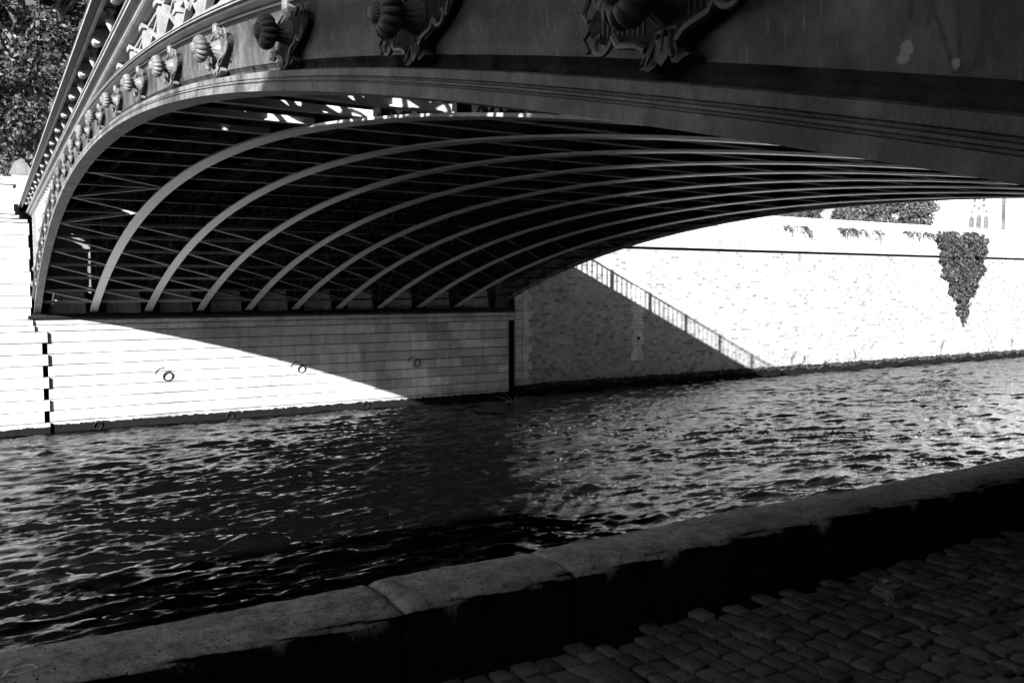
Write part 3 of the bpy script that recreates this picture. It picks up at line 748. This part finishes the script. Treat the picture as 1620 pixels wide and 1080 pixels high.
# medallions on the near face
def medallion(parent):
    X = 1.44
    m = MB()                                                   # plaque: dark ground with raised scrolls
    n = 28; out = [(.275*math.cos(t), .112*math.sin(t)*(1 - .25*abs(math.cos(t)))) for t in np.linspace(0, 2*math.pi, n, endpoint=False)]
    m.prism(out, lambda p, s: (X + .01 - .045*s, p[0], p[1]))
    plq = m.build('medallion', M['ornback'], parent)
    m = MB()
    for sy in (-1, 1):
        for sz in (-1, 1):
            sp = []
            for k in range(20):
                t = k/19; a = 1.2*math.pi*2*t*.62; R = .044*(1 - .72*t)
                sp.append((X - .052, sy*(.205 - R*math.cos(a) + .0), sz*(.052 + R*math.sin(a)) ))
            lead = [(X - .05, sy*.05, sz*.115), (X - .054, sy*.075, sz*.098), (X - .055, sy*.095, sz*.092)]
            m.tube(lead + [(X - .052, sy*(.14), sz*.082)] + sp, [.010]*4 + [.010 - .004*k/19 for k in range(20)], 6)
            m.tube([(X - .05, sy*.255, sz*.012), (X - .056, sy*.268, sz*.035), (X - .054, sy*.25, sz*.07)], .008, 5)
        for k in range(9): m.tube([(X - .037, sy*(.07 + .018*k), -.07 + .004*k), (X - .037, sy*(.07 + .018*k), .07 - .004*k)], .0022, 4)
    for sz in (-1, 1):
        m.prism([(-.02, sz*.10), (.02, sz*.10), (.035, sz*.13), (.018, sz*.15), (0, sz*.165), (-.018, sz*.15), (-.035, sz*.13)], lambda p, s: (X - .005 - .045*s, p[0], p[1]))
    m.build('scrolls', M['orn'], plq, smooth=False)
    for o_ in (plq, plq.children[0]):
        for v_ in o_.data.vertices: v_.co.y *= 1.14
    m = MB()                                                   # turban-shaped boss
    lob = lambda th, r, t: (.80 + .24*abs(math.sin(7*th))**.45 if r > .041 else .86 + .16*abs(math.sin(10*th))**.6) if t > .07 else 1
    m.lathe([(.075, .03), (.06, .06), (.042, .095), (.045, .115), (.075, .125), (.088, .145), (.088, .165), (.078, .185), (.060, .198), (.044, .200), (.040, .196), (.036, .212), (.022, .222), (.0, .224)],
            (X, 0, 0), (-1, -.02, -.04), 112, lob)
    m.build('boss', M['orn'], plq, smooth=True)
    m = MB()                                                   # forked leaf below, crest above
    lf = [(-.036, -.075), (.036, -.075), (.050, -.11), (.056, -.15), (.075, -.178), (.092, -.187), (.070, -.192), (.052, -.205), (.030, -.195), (.016, -.168), (.0, -.182), (-.016, -.168), (-.030, -.195), (-.052, -.205), (-.070, -.192), (-.092, -.187), (-.075, -.178), (-.056, -.15), (-.050, -.11)]
    def lp(p, s):
        p = (p[0], -.075 + (p[1] + .075)*.72)
        d = max(0, -p[1] - .1); return (X + .004 - (.022 + .0*d)*s - .018*s - 2.2*d*d*s, p[0], p[1])
    m.prism(lf, lp)
    for sy in (-1, 1):
        m.tube([(X - .040, sy*.022, -.085), (X - .046, sy*.028, -.11), (X - .054, sy*.036, -.136), (X - .058, sy*.048, -.156)], [.005, .008, .008, .004], 6)
        m.tube([(X - .040, sy*.040, -.093), (X - .048, sy*.048, -.125), (X - .058, sy*.066, -.150)], [.004, .007, .003], 6)
    m.tube([(X - .04, 0, -.08), (X - .046, 0, -.105), (X - .05, 0, -.135)], [.006, .01, .003], 6)
    m.build('leaf_pendant', M['orn'], plq, smooth=False)
    m = MB()
    m.tube([(X - .02, 0, .10), (X - .05, 0, .13), (X - .052, 0, .16), (X - .03, 0, .185)], [.03, .026, .022, .012], 8)
    m.build('crest', M['orn'], plq, smooth=False)
    return plq
med0 = medallion(br)
# the medallion is modelled about the origin of its own axes; children follow it
for c in med0.children: c.matrix_parent_inverse = Matrix.Identity(4)
kids = list(med0.children)
for i, y in enumerate(YM):
    z = low(y) + (.31 if abs(y - 1.61) < .01 else .295)
    if i == 0: med0.location = (0, y, z)
    else:
        c = inst(med0, br, (0, y, z))
        for k in kids:
            d = k.copy(); COL.objects.link(d); d.parent = c; d.matrix_parent_inverse = Matrix.Identity(4)

# ================================================================== VEGETATION
def leaves(centers, radii, n, size, rng, flat=0.0, squash=(1, 1, 1)):
    centers = np.asarray(centers, float); radii = np.asarray(radii, float); idx = rng.choice(len(centers), n, p=radii**2/np.sum(radii**2))
    d = rng.normal(size=(n, 3)); d /= np.linalg.norm(d, axis=1)[:, None]
    p = centers[idx] + d*(radii[idx]*rng.uniform(.55, 1.05, n))[:, None]*np.asarray(squash)
    nrm = d*.6 + rng.normal(size=(n, 3))*.6; nrm /= np.linalg.norm(nrm, axis=1)[:, None]
    u = np.cross(nrm, rng.normal(size=(n, 3))); u /= np.linalg.norm(u, axis=1)[:, None]; w = np.cross(nrm, u)
    s = size*rng.uniform(.6, 1.3, n)[:, None]
    V = np.stack([p - u*s, p + w*s*.5 + nrm*s*.12, p + u*s, p - w*s*.5 + nrm*s*.12], 1).reshape(-1, 3)
    return V, np.arange(4*n).reshape(-1, 4)
def tree(name, label, cat, base, height, crown_c, crown_r, nclump, nleaf, lsize, seed, mat, group=None, clump=(.5, 1.1), spread=(1, 1, 1)):
    rng = np.random.default_rng(seed); t = thing(name, label, cat, base, group)
    cs, rs = [], []
    while len(cs) < nclump:
        q = rng.uniform(-1, 1, 3)
        if np.linalg.norm(q) < 1: cs.append(np.array(crown_c) + q*np.array(crown_r)); rs.append(rng.uniform(*clump))
    V, Q = leaves(cs, rs, nleaf, lsize, rng, squash=spread); np_mesh('crown', V, Q, mat, t)
    m = MB(); bx, by, bz = base; top = Vector(crown_c)
    m.tube([(bx, by, bz), (bx + .1, by, bz + height*.3), tuple((Vector((bx, by, bz + height*.3)) + top)/2), tuple(top)], [height*.028, height*.022, height*.016, height*.006], 9)
    for k in range(min(16, nclump)):
        c = Vector(cs[k]); s = Vector((bx, by, bz + height*.32)).lerp(top, rng.uniform(0, .6)); mid = (s + c)/2 + Vector((0, 0, -.25))
        m.tube([s, mid, c, c + (c - s)*.15], [height*.010, height*.006, height*.003, .004], 6)
    m.build('trunk', M['bark'], t, smooth=True)
tree('tree', 'tall leafy tree rising above the quay parapet at the upper left', 'tree', (2.2, 44, 3.2), 15, (1.6, 43.5, 13.0), (6.5, 5, 8.6), 150, 90000, .12, 21, M['leaf'], clump=(.5, 1.2))
tree('tree', 'second leafy tree behind the first, low branches over the left parapet', 'tree', (-7, 47, 3.2), 13, (-5.5, 46.5, 11.5), (5.5, 4, 7.0), 70, 16000, .2, 22, M['leaf'], clump=(.7, 1.5))
# bushes and small trees on the right above the parapet
tree('bush', 'low dark bush behind the parapet just right of the bridge underside', 'bush', (50.5, 42, 3.25), 2.5, (51, 42, 4.9), (4.5, 1.2, 1.0), 34, 7000, .12, 31, M['bush'], 'bushes behind the parapet', (.4, .7))
tree('bush', 'bush in the middle of the row behind the parapet with a light gap beside it', 'bush', (57.0, 42.5, 3.25), 3, (57.0, 42.5, 5.4), (2.6, 1.4, 1.4), 30, 7000, .12, 32, M['bush'], 'bushes behind the parapet', (.4, .7))
tree('bush', 'tallest roundest bush at the right end of the row behind the parapet', 'bush', (62.3, 42.5, 3.25), 4, (62.3, 42.5, 5.9), (2.9, 1.6, 2.1), 40, 9000, .12, 33, M['bush'], 'bushes behind the parapet', (.45, .8))
# ivy hanging down the wall
def ivy():
    rng = np.random.default_rng(41); n = 9000
    prof = [(3.95, 55.9, 60.9), (3.6, 56.4, 61.9), (2.9, 56.7, 61.95), (2.2, 57.0, 61.9), (1.4, 57.3, 61.8), (.7, 57.8, 61.5), (0, 58.2, 61.0), (-.8, 58.8, 60.5), (-1.6, 59.3, 60.1), (-2.45, 59.6, 59.75)]
    zs = np.array([p[0] for p in prof])[::-1]; l = np.array([p[1] for p in prof])[::-1]; r_ = np.array([p[2] for p in prof])[::-1]
    z = np.concatenate([rng.uniform(-2.45, 3.95, n*3)]); w = np.interp(z, zs, r_ - l); keep = rng.uniform(0, 6, len(z)) < w + .15; z = z[keep][:n]
    L = np.interp(z, zs, l); R = np.interp(z, zs, r_); L = L + .22*np.sin(z*5.1) + .14*np.sin(z*11.7 + 1); R = R + .18*np.sin(z*4.3 + 2) + .14*np.sin(z*9.9); u = rng.uniform(-.04, 1.04, len(z)); x = L + (R - L)*u + rng.normal(0, .06, len(z))
    th = .26 + .34*np.sin(np.clip(u, 0, 1)*np.pi)*np.clip((R - L)/3, .3, 1) + .22*np.sin(x*3.3 + 1.3*z)*np.sin(z*4.1 + x) + .08*np.sin(7*x - 5*z)
    y = YQ - .08 - np.where(z > 2.2, .2, 0) - np.abs(th)*rng.uniform(.6, 1.05, len(z))
    p = np.stack([x, y, z], 1); k = len(z)
    nrm = np.stack([rng.normal(-.1, .5, k), -np.ones(k)*.8, rng.normal(.5, .45, k)], 1); nrm /= np.linalg.norm(nrm, axis=1)[:, None]
    uu = np.cross(nrm, rng.normal(size=(k, 3))); uu /= np.linalg.norm(uu, axis=1)[:, None]; ww = np.cross(nrm, uu); s = .09*rng.uniform(.6, 1.3, k)[:, None]
    V = np.stack([p - uu*s, p + ww*s*.7, p + uu*s, p - ww*s*.7], 1).reshape(-1, 3)
    t = thing('ivy', 'dark triangular curtain of ivy hanging down the sunlit quay wall', 'ivy', (59.4, YQ - .1, 3.9))
    np_mesh('foliage', V, np.arange(4*k).reshape(-1, 4), M['ivyleaf'], t)
    m = MB()
    for i in range(7):
        x0 = 57.5 + .6*i; m.tube([(x0, YQ - .33, 3.7), (x0 + .1, YQ - .30, 2.3), (59.6 + (x0 - 59.6)*.5, YQ - .12, .5), (59.65 + (x0 - 59.6)*.1, YQ - .08, -2.0)], [.03, .025, .015, .006], 5)
    m.build('stem', M['bark'], t)
ivy()
def trailing(x0, x1, label, seed):
    rng = np.random.default_rng(seed); t = thing('trailing_plant', label, 'plant', ((x0 + x1)/2, YQ - .12, 3.7), 'plants trailing from the parapet ledge')
    V = []; m = MB()
    for i in range(int((x1 - x0)*9)):
        x = rng.uniform(x0, x1); L = rng.uniform(.15, .55) + .75*max(0, (x - x0)/(x1 - x0) - .55)*rng.uniform(0, 2)
        pts = [(x, YQ - .04, 3.68), (x + .1, YQ - .13, 3.82 + rng.uniform(-.04, .08)), (x + .2 + .3*L, YQ - .2, 3.72 - .2*L), (x + .3 + .6*L, YQ - .2, 3.7 - L)]
        m.tube(pts, [.010, .009, .007, .003], 4)
        for k in range(14):
            f = rng.uniform(0, 3); j = int(f); p = Vector(pts[j]).lerp(Vector(pts[min(j+1, 3)]), f - j) + Vector(rng.normal(0, .05, 3))
            a = Vector(rng.normal(0, 1, 3)).normalized()*.07; b = a.cross(Vector(rng.normal(0, 1, 3))).normalized()*.028
            V += [p - a, p + b, p + a, p - b]
    np_mesh('foliage', [tuple(v) for v in V], np.arange(len(V)).reshape(-1, 4), M['ivyleaf'], t); m.build('stem', M['ivyleaf'], t)
trailing(40.9, 43.4, 'leftmost trailing plant on the parapet ledge, under the bridge edge', 51)
trailing(45.6, 50.4, 'long middle tuft of trailing plants on the parapet ledge', 52)
trailing(52.8, 56.8, 'trailing plant on the parapet ledge right beside the ivy', 53)
def weed(x, z, h, label, seed):
    rng = np.random.default_rng(seed); t = thing('weed', label, 'weed', (x, YQ - .02, z), 'weeds at the foot of the quay wall'); m = MB(); V = []
    for k in range(2):
        q = [(x + rng.normal(0, .05), YQ - .01, z), (x + rng.normal(0, .1), YQ - .1, z + h*.5), (x + rng.normal(0, .2) , YQ - .16, z + h)]
        m.tube(q, [.012, .009, .004], 4)
        for j in range(12):
            p = Vector(q[1]).lerp(Vector(q[2]), rng.uniform(-.6, 1)) + Vector(rng.normal(0, .05, 3)); a = Vector(rng.normal(0, 1, 3)).normalized()*.07; b = a.cross(Vector(rng.normal(0, 1, 3))).normalized()*.03
            V += [p - a*.7, p + b*.7, p + a*.7, p - b*.7]
    m.build('stem', M['ivyleaf'], t); np_mesh('foliage', [tuple(v) for v in V], np.arange(len(V)).reshape(-1, 4), M['ivyleaf'], t)
weed(34.0, -4.7, .55, 'thin weed on the shaded brick foot of the wall, left of the sunlit part', 61)
weed(42.3, -4.65, .75, 'tall weed at the wall foot just right of the shadow edge', 62)
weed(43.2, -4.65, .6, 'short weed between two taller ones at the sunlit wall foot', 63)
weed(48.2, -4.6, .7, 'weed sprouting from the wall foot in the middle of the sunlit part', 64)
weed(57.6, -4.5, .9, 'curved weed at the wall foot below the tip of the ivy', 65)
weed(66.5, -4.45, .8, 'weed at the wall foot near the right edge', 66)
# moss and weed fringe along the waterline
def fringe():
    rng = np.random.default_rng(71); n = 5000; x = rng.uniform(22, 76, n); z = -4.84 + rng.normal(0, .06, n) + .06*np.sin(x*2.1) + .04*np.sin(x*5.3)
    p = np.stack([x, YQ - .03 - rng.uniform(0, .08, n), z], 1); nrm = rng.normal(size=(n, 3)) + np.array([0, -1.2, .6]); nrm /= np.linalg.norm(nrm, axis=1)[:, None]
    u = np.cross(nrm, rng.normal(size=(n, 3))); u /= np.linalg.norm(u, axis=1)[:, None]; w = np.cross(nrm, u); s = .06*rng.uniform(.5, 1.5, n)[:, None]
    V = np.stack([p - u*s, p + w*s*.6, p + u*s, p - w*s*.6], 1).reshape(-1, 3)
    o = np_mesh('moss', V, np.arange(4*n).reshape(-1, 4), M['ivyleaf']); tag(o, 'dark mossy fringe along the waterline of the quay wall', 'moss', kind='stuff')
fringe()
# branch caught in the water by the ladder
m = MB(); rng = np.random.default_rng(81)
for k in range(9):
    a = Vector((20.3 + rng.normal(0, .1), 33.4, -5.24)); d = Vector((rng.normal(0, .5), rng.normal(0, .3), rng.uniform(.1, .6)))
    m.tube([a, a + d*.5 + Vector((0, 0, .08)), a + d], [.03, .02, .006], 5)
tag(m.build('driftwood', M['bark'], smooth=True), 'tangled dark driftwood branch poking out of the water near the ladder', 'branch')

# ================================================================== BACKGROUND BUILDINGS
# gothic choir wall, turned to face the river
ch = thing('cathedral', 'white gothic cathedral wall with traceried windows behind the parapet at the right', 'cathedral', (104, 62, 3.2))
CA = math.atan2(1.70, 1.0)                                    # azimuth of its middle seen across the river
fw = Vector((math.sin(CA), math.cos(CA), 0)); rt = Vector((math.cos(CA), -math.sin(CA), 0)); C0 = fw*120
def cp(u, d, z): p = C0 + rt*u + fw*d; return (p.x, p.y, z)
def cbox(m, u0, u1, d0, d1, z0, z1):
    m.add([cp(u0,d0,z0),cp(u1,d0,z0),cp(u1,d1,z0),cp(u0,d1,z0),cp(u0,d0,z1),cp(u1,d0,z1),cp(u1,d1,z1),cp(u0,d1,z1)],
          [(0,3,2,1),(4,5,6,7),(0,1,5,4),(1,2,6,5),(2,3,7,6),(3,0,4,7)])
m = MB(); cbox(m, -6, 34, .6, 8, 3.2, 30); m.build('wall', M['white'], ch)
for u in (-5.2, 3.0, 9.8, 17):
    m = MB(); cbox(m, u - .55, u + .55, -1.6, .6, 3.2, 16); cbox(m, u - .45, u + .45, -1.2, .6, 16.01, 22)
    m.prism([(-.6, 0), (.6, 0), (0, 2.2)], lambda p, s: cp(u + p[0]*.8, -1.5 + 1.2*s, 16.02 + p[1])); m.build('buttress', M['white'], ch)
def gothic(u, zb):
    m = MB()
    for k in range(-1, 2):
        c = u + k*.78; w = .30; h = 1.25 + (.22 if k == 0 else 0)
        pts = [(c - w, zb), (c + w, zb), (c + w, zb + h)] + [(c + w*math.cos(t), zb + h + w*1.3*math.sin(t)) for t in (.5, 1.0)] + [(c, zb + h + w*1.6)] + [(c - w*math.cos(t), zb + h + w*1.3*math.sin(t)) for t in (1.0, .5)] + [(c - w, zb + h)]
        m.prism(pts, lambda p, s: cp(p[0], .56 + .1*s, p[1]))
    for k in range(6):
        t = math.pi/2 + k*math.pi/3; cc = (u + .56*math.cos(t), zb + 3.2 + .60*math.sin(t))
        m.prism([(cc[0] + .22*math.cos(a), cc[1] + .22*math.sin(a)) for a in np.linspace(0, 2*math.pi, 10, endpoint=False)], lambda p, s: cp(p[0], .56 + .1*s, p[1]))
    for k in (-1, 1):
        m.prism([(u + k*.78 - .26, zb + 2.0), (u + k*.78 + .26, zb + 2.0), (u + k*.78, zb + 2.5)], lambda p, s: cp(p[0], .56 + .1*s, p[1]))
    w_ = m.build('window', M['pane'], ch)
    m = MB(); pts = []
    for t in np.linspace(0, 1, 9): pts.append(cp(u - 1.45 + 1.45*t*t*.55*1.8, .52, zb + 3.0 + 3.3*math.sin(t*math.pi/2)))
    a = [cp(u - 1.4, .5, zb - .3), cp(u - 1.4, .5, zb + 3.6)] + [cp(u - 1.4 + 1.4*t, .5, zb + 3.6 + 2.3*math.sin(t*1.4)) for t in (.25, .5, .75, 1)]
    b = [cp(u + 1.4, .5, zb - .3), cp(u + 1.4, .5, zb + 3.6)] + [cp(u + 1.4 - 1.4*t, .5, zb + 3.6 + 2.3*math.sin(t*1.4)) for t in (.25, .5, .75, 1)]
    m.tube(a, .12, 6); m.tube(b, .12, 6); m.build('frame', M['white'], w_)
gothic(-.35, 7.15); gothic(5.6, 6.4)
m = MB(); m.tube([cp(1.75, .5, 7.6), cp(1.75, .5, 18)], .05, 6); m.build('downpipe', M['lattice'], ch)
# small gabled stone shelter at the left behind the parapet
sh = thing('stone_shelter', 'small pale stone building with a steep gable under the left tree', 'building', (1.4, 40, 3.2))
m = MB(); m.box((.95, 39.6, 3.2), (2.6, 41, 4.55)); m.build('wall', M['white'], sh)
m = MB(); m.prism([(.85, 4.552), (1.75, 4.552), (1.5, 5.0), (1.3, 5.2), (1.05, 5.05)], lambda p, s: (p[0], 39.55 + 1.5*s, p[1])); m.prism([(1.76, 4.552), (2.7, 4.552), (2.6, 5.1), (1.8, 5.1)], lambda p, s: (p[0], 39.6 + 1.4*s, p[1])); m.build('roof', M['back'], sh)
